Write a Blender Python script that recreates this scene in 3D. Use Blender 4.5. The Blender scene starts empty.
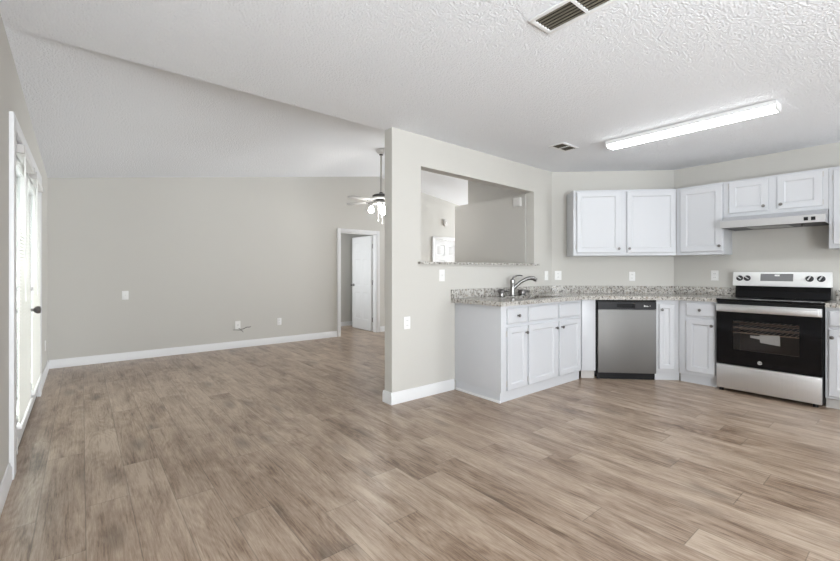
import bpy, bmesh, math, random
from mathutils import Vector, Matrix
random.seed(7)
PI = math.pi
R2 = math.sqrt(2)
S = bpy.context.scene
C = S.collection

# ------------------------------------------------------------------ camera
CAM_H, YAW, FPX, CYPX = 1.1924, 39.23, 414.5, 270.7
cam_d = bpy.data.cameras.new('camera')
cam_d.sensor_fit = 'HORIZONTAL'
cam_d.sensor_width = 36.0
cam_d.lens = FPX / 840 * 36.0
cam_d.shift_y = -(280.5 - CYPX) / 840
cam_d.clip_start = 0.02
cam = bpy.data.objects.new('camera', cam_d)
C.objects.link(cam)
cam.location = (0, 0, CAM_H)
cam.rotation_euler = (PI / 2, 0, -math.radians(YAW))
S.camera = cam

# ------------------------------------------------------------------ world: bright overcast sky
W = bpy.data.worlds.new('overcast_sky')
S.world = W
W.use_nodes = True
W.node_tree.nodes['Background'].inputs[0].default_value = (0.96, 0.98, 1.0, 1)
W.node_tree.nodes['Background'].inputs[1].default_value = 2.2

# ------------------------------------------------------------------ view
S.view_settings.view_transform = 'Standard'
S.view_settings.look = 'None'
S.view_settings.exposure = 0.2
S.view_settings.gamma = 1.0
S.view_settings.use_curve_mapping = False

# ------------------------------------------------------------------ daylight through the glazed door, plus fill lamps at added, unseen windows
def area(name, loc, target, sx, sy, power, col=(1, 1, 1)):
    d = bpy.data.lights.new(name, 'AREA')
    d.shape = 'RECTANGLE'; d.size = sx; d.size_y = sy; d.energy = power; d.color = col
    o = bpy.data.objects.new(name, d)
    C.objects.link(o)
    o.location = loc
    o.rotation_euler = (Vector(target) - Vector(loc)).to_track_quat('-Z', 'Y').to_euler()
    return o
DAY = (0.90, 0.955, 1.0)
area('added_fill_rear_left', (0.35, -2.62, 1.25), (0.8, 1.0, 5.2), 1.3, 2.1, 265, DAY)  # added fill behind the camera, tilted up to brighten the ceilings
area('added_fill_rear_right', (4.85, -2.62, 1.25), (4.0, 1.0, 0.0), 1.1, 2.1, 50, DAY)  # added fill behind the camera, aimed down at the kitchen floor
area('added_fill_living_side', (10.68, 5.62, 1.2), (4.0, 5.3, 3.2), 1.5, 1.5, 350, DAY)  # added fill, out of view, for the vault and back wall
area('daylight_glazed_door', (-0.62, 4.35, 1.05), (3.0, 4.35, 1.9), 1.7, 1.7, 55, DAY)
area('added_fill_bedroom', (2.72, 7.4, 1.4), (4.5, 7.4, 1.4), 0.8, 1.1, 14, DAY)  # added fill, out of view, for the open leaf and room beyond
LAMP_CEILING = 14.5      # radiance of the kitchen fixture's lens
LAMP_FAN = 62.0          # radiance of the fan's globes
LAMP_ENTRY = 1.0        # radiance of the entry lamp behind the pantry

# ------------------------------------------------------------------ materials
def new_mat(name):
    m = bpy.data.materials.new(name)
    m.use_nodes = True
    nt = m.node_tree
    return m, nt, nt.nodes['Principled BSDF']

def nd(nt, typ, **kw):
    n = nt.nodes.new(typ)
    for k, v in kw.items():
        if k.startswith('i_'):
            n.inputs[k[2:]].default_value = v
        elif k.startswith('n_'):
            n.inputs[int(k[2:])].default_value = v
        else:
            setattr(n, k, v)
    return n

def mth(nt, op, a, b=None, c=None):
    n = nt.nodes.new('ShaderNodeMath'); n.operation = op
    for i, v in enumerate((a, b, c)):
        if v is None: continue
        if isinstance(v, (int, float)): n.inputs[i].default_value = v
        else: nt.links.new(v, n.inputs[i])
    return n.outputs[0]

def plain(name, col, rough=0.5, metal=0.0, bump=0.0, bscale=200, bdist=0.002, spec=0.5, tint=0.0, coat=0.0):
    m, nt, b = new_mat(name)
    b.inputs['Base Color'].default_value = (*col, 1)
    b.inputs['Roughness'].default_value = rough
    b.inputs['Metallic'].default_value = metal
    b.inputs['Specular IOR Level'].default_value = spec
    if coat: b.inputs['Coat Weight'].default_value = coat
    tc = nd(nt, 'ShaderNodeTexCoord')
    if bump:
        n = nd(nt, 'ShaderNodeTexNoise', i_Scale=bscale, i_Detail=3.0)
        nt.links.new(tc.outputs['Object'], n.inputs['Vector'])
        bp = nd(nt, 'ShaderNodeBump', i_Strength=bump, i_Distance=bdist)
        nt.links.new(n.outputs['Fac'], bp.inputs['Height'])
        nt.links.new(bp.outputs['Normal'], b.inputs['Normal'])
    if tint:
        n = nd(nt, 'ShaderNodeTexNoise', i_Scale=1.3, i_Detail=4.0)
        nt.links.new(tc.outputs['Object'], n.inputs['Vector'])
        mx = nd(nt, 'ShaderNodeMix', data_type='RGBA')
        mx.inputs[6].default_value = (*[c * (1 - tint) for c in col], 1)
        mx.inputs[7].default_value = (*[min(1, c * (1 + tint)) for c in col], 1)
        nt.links.new(n.outputs['Fac'], mx.inputs[0])
        nt.links.new(mx.outputs[2], b.inputs['Base Color'])
    return m

M = {}
M['wall'] = plain('greige_wall_paint', (0.59, 0.574, 0.537), 0.6, bump=0.12, bscale=120, bdist=0.002, tint=0.012, spec=0.3)
M['white'] = plain('white_cabinet_paint', (0.60, 0.61, 0.635), 0.35, bump=0.05, bscale=60, bdist=0.001)
M['trim'] = plain('white_trim_paint', (0.78, 0.78, 0.785), 0.4)
M['door_paint'] = plain('white_door_paint', (0.68, 0.68, 0.68), 0.4)
M['plastic'] = plain('white_plastic', (0.86, 0.855, 0.84), 0.4)
M['plastic_grey'] = plain('grey_plastic', (0.55, 0.53, 0.51), 0.5)
M['chime'] = plain('aged_white_plastic', (0.66, 0.65, 0.63), 0.5)
M['slot'] = plain('dark_slot', (0.06, 0.055, 0.05), 0.6)
M['pewter'] = plain('dark_pewter', (0.20, 0.19, 0.185), 0.3, 0.9)
M['chrome'] = plain('brushed_nickel', (0.30, 0.295, 0.29), 0.24, 1.0)
M['black'] = plain('black_plastic', (0.012, 0.012, 0.013), 0.4, spec=0.2)
M['charcoal'] = plain('charcoal_plastic', (0.025, 0.025, 0.028), 0.4, spec=0.3)
M['blackglass'] = plain('black_glass', (0.004, 0.004, 0.005), 0.06, spec=0.22)
M['display'] = plain('grey_display', (0.23, 0.23, 0.235), 0.25)
M['rangewhite'] = plain('bright_range_steel', (0.86, 0.86, 0.85), 0.36, 0.25)
M['cavity'] = plain('oven_enamel', (0.11, 0.105, 0.105), 0.4)
M['rack'] = plain('rack_wire', (0.62, 0.46, 0.36), 0.3, 0.7)
M['paper'] = plain('paper_packet', (0.78, 0.79, 0.76), 0.6)
M['badge'] = plain('badge_silver', (0.55, 0.55, 0.55), 0.35, 0.6)
M['ventwhite'] = plain('vent_white', (0.84, 0.84, 0.84), 0.5)
M['ventdark'] = plain('vent_dark', (0.025, 0.021, 0.016), 0.8)
M['ventslat'] = plain('vent_slat', (0.17, 0.15, 0.115), 0.6)
M['fanblade'] = plain('fan_blade_white', (0.42, 0.415, 0.41), 0.4)
M['rod'] = plain('fan_rod', (0.50, 0.48, 0.45), 0.4)
M['fandark'] = plain('fan_dark_band', (0.03, 0.028, 0.026), 0.4)
M['threshold'] = plain('bronze_threshold', (0.19, 0.155, 0.12), 0.45, 0.4)
M['cable'] = plain('dark_cable', (0.10, 0.09, 0.085), 0.5)
M['sinksteel'] = plain('sink_steel', (0.22, 0.20, 0.17), 0.3, 0.9)
M['under'] = plain('hood_underside', (0.09, 0.09, 0.10), 0.45, 0.6)
M['filter'] = plain('hood_filter', (0.42, 0.42, 0.42), 0.4, 0.7)
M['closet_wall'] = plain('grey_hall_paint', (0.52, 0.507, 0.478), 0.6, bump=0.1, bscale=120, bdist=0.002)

def steel(name, col, rough):
    m, nt, b = new_mat(name)
    b.inputs['Metallic'].default_value = 0.95
    tc = nd(nt, 'ShaderNodeTexCoord')
    mp = nd(nt, 'ShaderNodeMapping'); mp.inputs['Scale'].default_value = (350, 350, 2)
    n = nd(nt, 'ShaderNodeTexNoise', i_Scale=1.0, i_Detail=2.0)
    nt.links.new(tc.outputs['Object'], mp.inputs['Vector']); nt.links.new(mp.outputs['Vector'], n.inputs['Vector'])
    mr = nd(nt, 'ShaderNodeMapRange'); mr.inputs['To Min'].default_value = rough - 0.05; mr.inputs['To Max'].default_value = rough + 0.07
    nt.links.new(n.outputs['Fac'], mr.inputs['Value']); nt.links.new(mr.outputs['Result'], b.inputs['Roughness'])
    mx = nd(nt, 'ShaderNodeMix', data_type='RGBA')
    mx.inputs[6].default_value = (*[c * 0.94 for c in col], 1); mx.inputs[7].default_value = (*[c * 1.05 for c in col], 1)
    nt.links.new(n.outputs['Fac'], mx.inputs[0]); nt.links.new(mx.outputs[2], b.inputs['Base Color'])
    return m
M['steel'] = steel('brushed_stainless_steel', (0.20, 0.196, 0.19), 0.5)
M['steel_light'] = steel('light_brushed_steel', (0.66, 0.66, 0.67), 0.34)

def ceiling_mat():
    m, nt, b = new_mat('popcorn_ceiling_paint')
    b.inputs['Base Color'].default_value = (0.87, 0.885, 0.915, 1)
    b.inputs['Roughness'].default_value = 0.75
    b.inputs['Specular IOR Level'].default_value = 0.25
    tc = nd(nt, 'ShaderNodeTexCoord')
    n1 = nd(nt, 'ShaderNodeTexNoise', i_Scale=68.0, i_Detail=4.0, i_Roughness=0.6)
    n2 = nd(nt, 'ShaderNodeTexVoronoi', i_Scale=88.0)
    for n in (n1, n2): nt.links.new(tc.outputs['Object'], n.inputs['Vector'])
    h = mth(nt, 'SUBTRACT', n1.outputs['Fac'], mth(nt, 'MULTIPLY', n2.outputs['Distance'], 0.55))
    bp = nd(nt, 'ShaderNodeBump', i_Strength=0.7, i_Distance=0.012)
    nt.links.new(h, bp.inputs['Height']); nt.links.new(bp.outputs['Normal'], b.inputs['Normal'])
    return m
M['ceiling'] = ceiling_mat()

def floor_mat():
    m, nt, b = new_mat('oak_plank_flooring')
    L = nt.links.new
    tc = nd(nt, 'ShaderNodeTexCoord')
    sep = nd(nt, 'ShaderNodeSeparateXYZ'); L(tc.outputs['Object'], sep.inputs[0])
    x, y = sep.outputs[0], sep.outputs[1]
    PW, PL = 0.183, 1.22
    xr = mth(nt, 'DIVIDE', mth(nt, 'ADD', x, 10.05), PW)
    row = mth(nt, 'FLOOR', xr); fx = mth(nt, 'FRACT', xr)
    wn = nd(nt, 'ShaderNodeTexWhiteNoise', noise_dimensions='1D'); L(row, wn.inputs['W'])
    yr = mth(nt, 'ADD', mth(nt, 'DIVIDE', mth(nt, 'ADD', y, 20.0), PL), wn.outputs['Value'])
    colm = mth(nt, 'FLOOR', yr); fy = mth(nt, 'FRACT', yr)
    cid = nd(nt, 'ShaderNodeCombineXYZ'); L(row, cid.inputs[0]); L(colm, cid.inputs[1])
    wid = nd(nt, 'ShaderNodeTexWhiteNoise', noise_dimensions='2D'); L(cid.outputs[0], wid.inputs['Vector'])
    rnd = wid.outputs['Value']
    sepc = nd(nt, 'ShaderNodeSeparateColor'); L(wid.outputs['Color'], sepc.inputs[0])
    # per plank grain coordinates
    off = mth(nt, 'MULTIPLY', rnd, 57.0)
    def coords(sx, sy):
        cx = nd(nt, 'ShaderNodeCombineXYZ')
        L(mth(nt, 'MULTIPLY', x, sx), cx.inputs[0]); L(mth(nt, 'MULTIPLY', mth(nt, 'ADD', y, off), sy), cx.inputs[1]); L(off, cx.inputs[2])
        return cx.outputs[0]
    fine = nd(nt, 'ShaderNodeTexNoise', i_Scale=1.0, i_Detail=5.0, i_Roughness=0.65); L(coords(110, 4.0), fine.inputs['Vector'])
    med = nd(nt, 'ShaderNodeTexNoise', i_Scale=1.0, i_Detail=4.0, i_Roughness=0.6, i_Distortion=0.8); L(coords(17, 1.25), med.inputs['Vector'])
    big = nd(nt, 'ShaderNodeTexNoise', i_Scale=1.0, i_Detail=6.0, i_Roughness=0.6, i_Distortion=0.6); L(coords(7.5, 2.3), big.inputs['Vector'])
    pore = nd(nt, 'ShaderNodeTexNoise', i_Scale=1.0, i_Detail=3.0, i_Roughness=0.7); L(coords(230, 16.0), pore.inputs['Vector'])
    # cathedral rings from contour lines of a smooth stretched noise
    ring = nd(nt, 'ShaderNodeTexNoise', i_Scale=1.0, i_Detail=1.5, i_Roughness=0.4); L(coords(6.5, 1.0), ring.inputs['Vector'])
    rings = mth(nt, 'MULTIPLY_ADD', mth(nt, 'SINE', mth(nt, 'MULTIPLY', ring.outputs['Fac'], 110.0)), 0.5, 0.5)
    # tone
    t = mth(nt, 'ADD', mth(nt, 'MULTIPLY', mth(nt, 'SUBTRACT', rnd, 0.5), 0.26),
            mth(nt, 'MULTIPLY', mth(nt, 'SUBTRACT', med.outputs['Fac'], 0.5), 0.75))
    t = mth(nt, 'ADD', t, mth(nt, 'MULTIPLY', mth(nt, 'SUBTRACT', big.outputs['Fac'], 0.5), 1.35))
    t = mth(nt, 'ADD', t, mth(nt, 'MULTIPLY', mth(nt, 'SUBTRACT', fine.outputs['Fac'], 0.5), 0.75))
    t = mth(nt, 'ADD', t, mth(nt, 'MULTIPLY', mth(nt, 'SUBTRACT', pore.outputs['Fac'], 0.5), 0.7))
    stk = nd(nt, 'ShaderNodeTexNoise', i_Scale=1.0, i_Detail=4.0, i_Roughness=0.7, i_Distortion=0.4); L(coords(95, 3.2), stk.inputs['Vector'])
    sk_ = nd(nt, 'ShaderNodeMapRange', clamp=True); sk_.inputs['From Min'].default_value = 0.53; sk_.inputs['From Max'].default_value = 0.64
    L(stk.outputs['Fac'], sk_.inputs['Value'])
    t = mth(nt, 'SUBTRACT', t, mth(nt, 'MULTIPLY', sk_.outputs['Result'], 0.20))
    rmask = mth(nt, 'MULTIPLY', mth(nt, 'SUBTRACT', rings, 0.5), mth(nt, 'GREATER_THAN', sepc.outputs[1], 0.35))
    t = mth(nt, 'ADD', t, mth(nt, 'MULTIPLY', rmask, 0.12))
    t = mth(nt, 'ADD', t, 0.61)
    ramp = nd(nt, 'ShaderNodeValToRGB'); L(t, ramp.inputs[0])
    cr = ramp.color_ramp
    cr.elements[0].position = 0.08; cr.elements[0].color = (0.113, 0.068, 0.041, 1)
    cr.elements[1].position = 0.95; cr.elements[1].color = (0.485, 0.385, 0.295, 1)
    for p, c in ((0.30, (0.211, 0.140, 0.093, 1)), (0.50, (0.307, 0.221, 0.158, 1)), (0.72, (0.394, 0.300, 0.224, 1))):
        e = cr.elements.new(p); e.color = c
    # knots
    kn = nd(nt, 'ShaderNodeTexVoronoi', i_Scale=1.0); L(coords(4.2, 1.55), kn.inputs['Vector'])
    kd = nd(nt, 'ShaderNodeMapRange', clamp=True); kd.inputs['From Min'].default_value = 0.04; kd.inputs['From Max'].default_value = 0.26
    kd.inputs['To Min'].default_value = 0.45; kd.inputs['To Max'].default_value = 1.0
    L(kn.outputs['Distance'], kd.inputs['Value'])
    mk = nd(nt, 'ShaderNodeMix', data_type='RGBA', blend_type='MULTIPLY'); mk.inputs[0].default_value = 0.8
    kc = nd(nt, 'ShaderNodeCombineColor')
    for i in range(3): L(kd.outputs['Result'], kc.inputs[i])
    L(ramp.outputs[0], mk.inputs[6]); L(kc.outputs[0], mk.inputs[7])
    # seams
    ex = mth(nt, 'MINIMUM', fx, mth(nt, 'SUBTRACT', 1.0, fx))
    ey = mth(nt, 'MULTIPLY', mth(nt, 'MINIMUM', fy, mth(nt, 'SUBTRACT', 1.0, fy)), PL / PW)
    e = mth(nt, 'MINIMUM', ex, ey)
    seam = nd(nt, 'ShaderNodeMapRange', clamp=True); seam.inputs['From Min'].default_value = 0.004; seam.inputs['From Max'].default_value = 0.016
    seam.inputs['To Min'].default_value = 0.62; seam.inputs['To Max'].default_value = 1.0
    L(e, seam.inputs['Value'])
    ms = nd(nt, 'ShaderNodeMix', data_type='RGBA', blend_type='MULTIPLY'); ms.inputs[0].default_value = 1.0
    sc = nd(nt, 'ShaderNodeCombineColor')
    for i in range(3): L(seam.outputs['Result'], sc.inputs[i])
    L(mk.outputs[2], ms.inputs[6]); L(sc.outputs[0], ms.inputs[7])
    L(ms.outputs[2], b.inputs['Base Color'])
    rr = nd(nt, 'ShaderNodeMapRange'); rr.inputs['To Min'].default_value = 0.25; rr.inputs['To Max'].default_value = 0.38
    L(fine.outputs['Fac'], rr.inputs['Value']); L(rr.outputs['Result'], b.inputs['Roughness'])
    b.inputs['Specular IOR Level'].default_value = 0.5
    bp = nd(nt, 'ShaderNodeBump', i_Strength=0.25, i_Distance=0.001)
    L(mth(nt, 'ADD', fine.outputs['Fac'], mth(nt, 'MULTIPLY', seam.outputs['Result'], 2.0)), bp.inputs['Height'])
    L(bp.outputs['Normal'], b.inputs['Normal'])
    return m
M['floor'] = floor_mat()

def granite_mat():
    m, nt, b = new_mat('speckled_granite')
    L = nt.links.new
    tc = nd(nt, 'ShaderNodeTexCoord')
    def noise(s, d=3.0, dist=0.0):
        n = nd(nt, 'ShaderNodeTexNoise', i_Scale=s, i_Detail=d, i_Roughness=0.6, i_Distortion=dist); L(tc.outputs['Object'], n.inputs['Vector']); return n.outputs['Fac']
    def ramp(v, *stops):
        r = nd(nt, 'ShaderNodeValToRGB'); L(v, r.inputs[0])
        r.color_ramp.elements[0].position, r.color_ramp.elements[0].color = stops[0][0], (*stops[0][1], 1)
        r.color_ramp.elements[1].position, r.color_ramp.elements[1].color = stops[-1][0], (*stops[-1][1], 1)
        for p, c in stops[1:-1]:
            e = r.color_ramp.elements.new(p); e.color = (*c, 1)
        return r.outputs[0]
    base = ramp(noise(28, 4), (0.32, (0.27, 0.25, 0.225)), (0.48, (0.47, 0.45, 0.415)), (0.66, (0.63, 0.615, 0.585)))
    dark = ramp(noise(62, 2, 0.4), (0.38, (1, 1, 1)), (0.45, (0, 0, 0)))
    tan = ramp(noise(40, 2, 0.6), (0.58, (0, 0, 0)), (0.70, (1, 1, 1)))
    m1 = nd(nt, 'ShaderNodeMix', data_type='RGBA'); L(tan, m1.inputs[0]); L(base, m1.inputs[6]); m1.inputs[7].default_value = (0.36, 0.30, 0.23, 1)
    m2 = nd(nt, 'ShaderNodeMix', data_type='RGBA'); L(dark, m2.inputs[0]); L(m1.outputs[2], m2.inputs[6]); m2.inputs[7].default_value = (0.10, 0.09, 0.085, 1)
    L(m2.outputs[2], b.inputs['Base Color'])
    b.inputs['Roughness'].default_value = 0.16
    return m
M['granite'] = granite_mat()

def emit_mat(name, col, strength):
    m, nt, b = new_mat(name)
    b.inputs['Base Color'].default_value = (0.9, 0.9, 0.9, 1)
    b.inputs['Emission Color'].default_value = (*col, 1)
    b.inputs['Emission Strength'].default_value = strength
    return m
M['lens'] = emit_mat('lit_fixture_lens', (0.94, 0.98, 1.0), LAMP_CEILING)
M['globe'] = emit_mat('lit_frosted_globe', (1.0, 0.97, 0.92), LAMP_FAN)
M['entry'] = emit_mat('lit_entry_shade', (1.0, 0.97, 0.92), LAMP_ENTRY)

def acrylic_mat():
    m, nt, b = new_mat('white_acrylic_end')
    b.inputs['Base Color'].default_value = (0.85, 0.85, 0.85, 1)
    b.inputs['Roughness'].default_value = 0.3
    return m
M['acrylic'] = acrylic_mat()

def slat_mat():
    m, nt, b = new_mat('translucent_blind_slat')
    b.inputs['Base Color'].default_value = (0.88, 0.87, 0.82, 1)
    b.inputs['Roughness'].default_value = 0.5
    t = nd(nt, 'ShaderNodeBsdfTranslucent'); t.inputs['Color'].default_value = (0.95, 0.93, 0.85, 1)
    mx = nd(nt, 'ShaderNodeMixShader'); mx.inputs[0].default_value = 0.025
    nt.links.new(b.outputs[0], mx.inputs[1]); nt.links.new(t.outputs[0], mx.inputs[2])
    nt.links.new(mx.outputs[0], nt.nodes['Material Output'].inputs['Surface'])
    return m
M['slat'] = slat_mat()

def glass_mat(name, col, refl):
    m, nt, b = new_mat(name)
    t = nd(nt, 'ShaderNodeBsdfTransparent'); t.inputs['Color'].default_value = (*col, 1)
    g = nd(nt, 'ShaderNodeBsdfGlossy'); g.inputs['Roughness'].default_value = 0.03
    fr = nd(nt, 'ShaderNodeFresnel'); fr.inputs['IOR'].default_value = refl
    mx = nd(nt, 'ShaderNodeMixShader')
    nt.links.new(fr.outputs[0], mx.inputs[0]); nt.links.new(t.outputs[0], mx.inputs[1]); nt.links.new(g.outputs[0], mx.inputs[2])
    nt.links.new(mx.outputs[0], nt.nodes['Material Output'].inputs['Surface'])
    return m
M['glass'] = glass_mat('clear_glass', (0.94, 0.96, 0.95), 1.45)
M['ovenglass'] = glass_mat('tinted_oven_glass', (0.84, 0.83, 0.83), 1.35)

# ------------------------------------------------------------------ mesh helpers
class MB:
    def __init__(s): s.v, s.f = [], []
    def add(s, vs, fs):
        o = len(s.v); s.v += [tuple(v) for v in vs]; s.f += [tuple(i + o for i in f) for f in fs]; return s
    def box(s, x0, x1, y0, y1, z0, z1):
        return s.prism([(x0, y0), (x1, y0), (x1, y1), (x0, y1)], z0, z1)
    def prism(s, poly, z0, z1):                    # CCW polygon
        n = len(poly)
        vs = [(x, y, z0) for x, y in poly] + [(x, y, z1) for x, y in poly]
        fs = [tuple(range(n - 1, -1, -1)), tuple(range(n, 2 * n))]
        fs += [(i, (i + 1) % n, n + (i + 1) % n, n + i) for i in range(n)]
        return s.add(vs, fs)
    def hexa(s, p):                                # 8 points: bottom 4 CCW, top 4 CCW
        return s.add(p, [(3, 2, 1, 0), (4, 5, 6, 7), (0, 1, 5, 4), (1, 2, 6, 5), (2, 3, 7, 6), (3, 0, 4, 7)])
    def profx(s, prof, x0, x1):                    # profile of (y,z), CCW seen from +x
        n = len(prof)
        vs = [(x0, y, z) for y, z in prof] + [(x1, y, z) for y, z in prof]
        fs = [tuple(range(n - 1, -1, -1)), tuple(range(n, 2 * n))]
        fs += [(i, (i + 1) % n, n + (i + 1) % n, n + i) for i in range(n)]
        return s.add(vs, fs)
    def cyl(s, a, b, r0, r1=None, n=16):
        return s.tube([a, b], [r0, r0 if r1 is None else r1], n)
    def tube(s, path, rad, n=10):
        path = [Vector(p) for p in path]
        if isinstance(rad, (int, float)): rad = [rad] * len(path)
        o = len(s.v); up = None
        for i, p in enumerate(path):
            t = (path[min(i + 1, len(path) - 1)] - path[max(i - 1, 0)]).normalized()
            if up is None:
                up = Vector((0, 0, 1)) if abs(t.z) < 0.9 else Vector((1, 0, 0))
            sx = t.cross(up).normalized(); up = sx.cross(t).normalized()
            for k in range(n):
                a = 2 * PI * k / n
                s.v.append(tuple(p + (sx * math.cos(a) + up * math.sin(a)) * rad[i]))
        for i in range(len(path) - 1):
            for k in range(n):
                k2 = (k + 1) % n
                s.f.append((o + i * n + k, o + i * n + k2, o + (i + 1) * n + k2, o + (i + 1) * n + k))
        s.f.append(tuple(o + k for k in range(n - 1, -1, -1)))
        e = o + (len(path) - 1) * n
        s.f.append(tuple(e + k for k in range(n)))
        return s
    def lathe(s, prof, cx=0, cy=0, n=24):          # profile of (r,z) from bottom to top
        o = len(s.v)
        for r, z in prof:
            for k in range(n):
                a = 2 * PI * k / n
                s.v.append((cx + r * math.cos(a), cy + r * math.sin(a), z))
        for i in range(len(prof) - 1):
            for k in range(n):
                k2 = (k + 1) % n
                s.f.append((o + i * n + k, o + i * n + k2, o + (i + 1) * n + k2, o + (i + 1) * n + k))
        s.f.append(tuple(o + k for k in range(n - 1, -1, -1)))
        e = o + (len(prof) - 1) * n
        s.f.append(tuple(e + k for k in range(n)))
        return s
    def lathe_y(s, prof, cx, y0, cz, n=16):        # axis towards -y (knobs): profile of (r, distance)
        t = MB().lathe(prof, 0, 0, n)
        vs = [(cx + x, y0 - z, cz + y) for x, y, z in t.v]
        return s.add(vs, [tuple(f) for f in t.f])
    def build(s, name, mat, parent=None, bevel=0.0, smooth=35, fix=True):
        me = bpy.data.meshes.new(name)
        bm = bmesh.new()
        vs = [bm.verts.new(v) for v in s.v]
        for f in s.f:
            try: bm.faces.new([vs[i] for i in f])
            except ValueError: pass
        if fix: bmesh.ops.recalc_face_normals(bm, faces=bm.faces)
        if bevel:
            es = [e for e in bm.edges if len(e.link_faces) == 2 and e.calc_face_angle(0) > math.radians(30)]
            bmesh.ops.bevel(bm, geom=es, offset=bevel, segments=2, profile=0.6, affect='EDGES', clamp_overlap=True)
        bm.to_mesh(me); bm.free()
        for p in me.polygons: p.use_smooth = True
        me.set_sharp_from_angle(angle=math.radians(smooth))
        me.materials.append(mat)
        o = bpy.data.objects.new(name, me)
        C.objects.link(o)
        if parent: o.parent = parent
        return o

def tag(o, label=None, cat=None, group=None, kind=None):
    if label: o['label'] = label
    if cat: o['category'] = cat
    if group: o['group'] = group
    if kind: o['kind'] = kind
    return o

def thing(name, label, cat, loc=(0, 0, 0), rotz=0.0, group=None):
    o = bpy.data.objects.new(name, None)
    C.objects.link(o)
    o.empty_display_size = 0.1
    o.location = loc; o.rotation_euler = (0, 0, rotz)
    return tag(o, label, cat, group)

def struct(name, mb, mat, label=None, cat=None, **kw):
    return tag(mb.build(name, mat, **kw), label, cat, kind='structure')

def copy_tree(o, parent=None):
    c = o.copy(); C.objects.link(c)
    if parent: c.parent = parent
    for ch in list(o.children): copy_tree(ch, c)
    return c

def box(*a): return MB().box(*a)

def text_mesh(txt, size, depth=0.0004):
    cu = bpy.data.curves.new('lettering', 'FONT'); cu.body = txt; cu.size = size; cu.extrude = depth
    cu.align_x = 'CENTER'; cu.align_y = 'CENTER'
    to = bpy.data.objects.new('lettering_tmp', cu); C.objects.link(to)
    dg = bpy.context.evaluated_depsgraph_get()
    me = bpy.data.meshes.new_from_object(to.evaluated_get(dg))
    bpy.data.objects.remove(to)
    return me

# ------------------------------------------------------------------ room dimensions
XL, YB, YP, XE, TP = -0.32, 6.75, 3.017, 2.14, 0.113
H = 2.467                      # flat ceiling
XD, XS = 4.618, 5.6575         # partition/diagonal corner, range wall
YD = YP - (XS - XD)
Y0 = -2.4                      # wall behind the camera
XR = 10.5                       # far right end of the living room
YC = 4.37                      # front of the entry, back of the pantry block
XC = 4.225                     # pantry wall face
LEDGE = 2.13
def flat(x):
    return H + .03 - .0115 * x
def vault(x, y):
    rise = 2.364 + 0.147 * x if x < 4.45 else 3.018 - 0.155 * (x - 4.45)
    return rise + 0.05 * (YB - y)

# ------------------------------------------------------------------ floor and ceilings
struct('floor', box(-0.44, XR + .12, Y0 - 0.1, 8.1, -0.06, 0.0), M['floor'], 'oak-look plank floor running through both rooms', 'floor')
xa, xb, ya, yb = -0.44, XS + 0.12, Y0 - 0.1, YP + TP
struct('ceiling', MB().hexa([(xa, ya, flat(xa)), (xb, ya, flat(xb)), (xb, yb, flat(xb)), (xa, yb, flat(xa)), (xa, ya, H + .16), (xb, ya, H + .16), (xb, yb, H + .16), (xa, yb, H + .16)]), M['ceiling'], 'flat textured white ceiling over the kitchen and dining side', 'ceiling')
mb = MB()
xs_ = [-0.44, 4.45, XR + .12]
y0_, y1_ = YP + TP - .001, YB + 0.1
for a, b in zip(xs_[:-1], xs_[1:]):
    e = 1e-6
    mb.hexa([(a, y0_, vault(a + e, y0_)), (b, y0_, vault(b - e, y0_)), (b, y1_, vault(b - e, y1_)), (a, y1_, vault(a + e, y1_)),
             (a, y0_, vault(a + e, y0_) + .08), (b, y0_, vault(b - e, y0_) + .08), (b, y1_, vault(b - e, y1_) + .08), (a, y1_, vault(a + e, y1_) + .08)])
struct('ceiling_vault', mb, M['ceiling'], 'sloping vaulted ceiling of the living room', 'ceiling')
struct('wall_header', box(XL, XR, YP + 0.02, YP + TP - 0.003, H + 0.1, 3.3), M['wall'])

# ------------------------------------------------------------------ walls
DY0, DY1, DZ = 3.40, 5.32, 2.03            # glazed door opening in the left wall
mb = MB()
mb.box(XL - .12, XL, Y0 - 0.1, DY0, 0, 2.62).box(XL - .12, XL, DY1, YB, 0, 2.62).box(XL - .12, XL, DY0, DY1, DZ, 2.62)
struct('wall_left', mb, M['wall'], 'long greige left wall with the glazed double door', 'wall')

BX0, BX1, BZ = 3.635, 4.425, 1.90          # open doorway in the back wall
EX0, EX1 = 5.90, 6.68                      # closed door in the back wall
mb = MB()
mb.box(XL - .12, BX0, YB, YB + .11, 0, 3.3).box(BX0, BX1, YB, YB + .11, BZ, 3.3).box(BX1, EX0, YB, YB + .11, 0, 3.3)
mb.box(EX0, EX1, YB, YB + .11, 1.875, 3.3).box(EX1, XR + .12, YB, YB + .11, 0, 3.3)
struct('wall_back', mb, M['wall'], 'greige back wall of the living room under the vault', 'wall')

OX0, OX1, OZ0, OZ1 = 2.475, 4.247, 1.255, 2.165   # pass-through opening
mb = MB()
mb.box(XE, OX0, YP, YP + TP, 0, H + .04).box(OX1, XD + .05, YP, YP + TP, 0, H + .04)
mb.box(OX0, OX1, YP, YP + TP, 0, OZ0)
mb.hexa([(OX0, YP, 2.178), (OX1, YP, 2.147), (OX1, YP + TP, 2.147), (OX0, YP + TP, 2.178), (OX0, YP, H + .04), (OX1, YP, H + .04), (OX1, YP + TP, H + .04), (OX0, YP + TP, H + .04)])
struct('wall_partition', mb, M['wall'], 'greige partition wall with the pass-through over the sink', 'wall')
q = 0.1 / R2
struct('wall_diagonal', MB().prism([(XD, YP), (XS, YD), (XS + q, YD + q), (XD + q, YP + q)], 0, H), M['wall'], 'diagonal wall behind the dishwasher', 'wall')
struct('wall_right', box(XS, XS + .1, Y0, YD, 0, H), M['wall'], 'kitchen wall behind the range', 'wall')
mb = MB()
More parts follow.
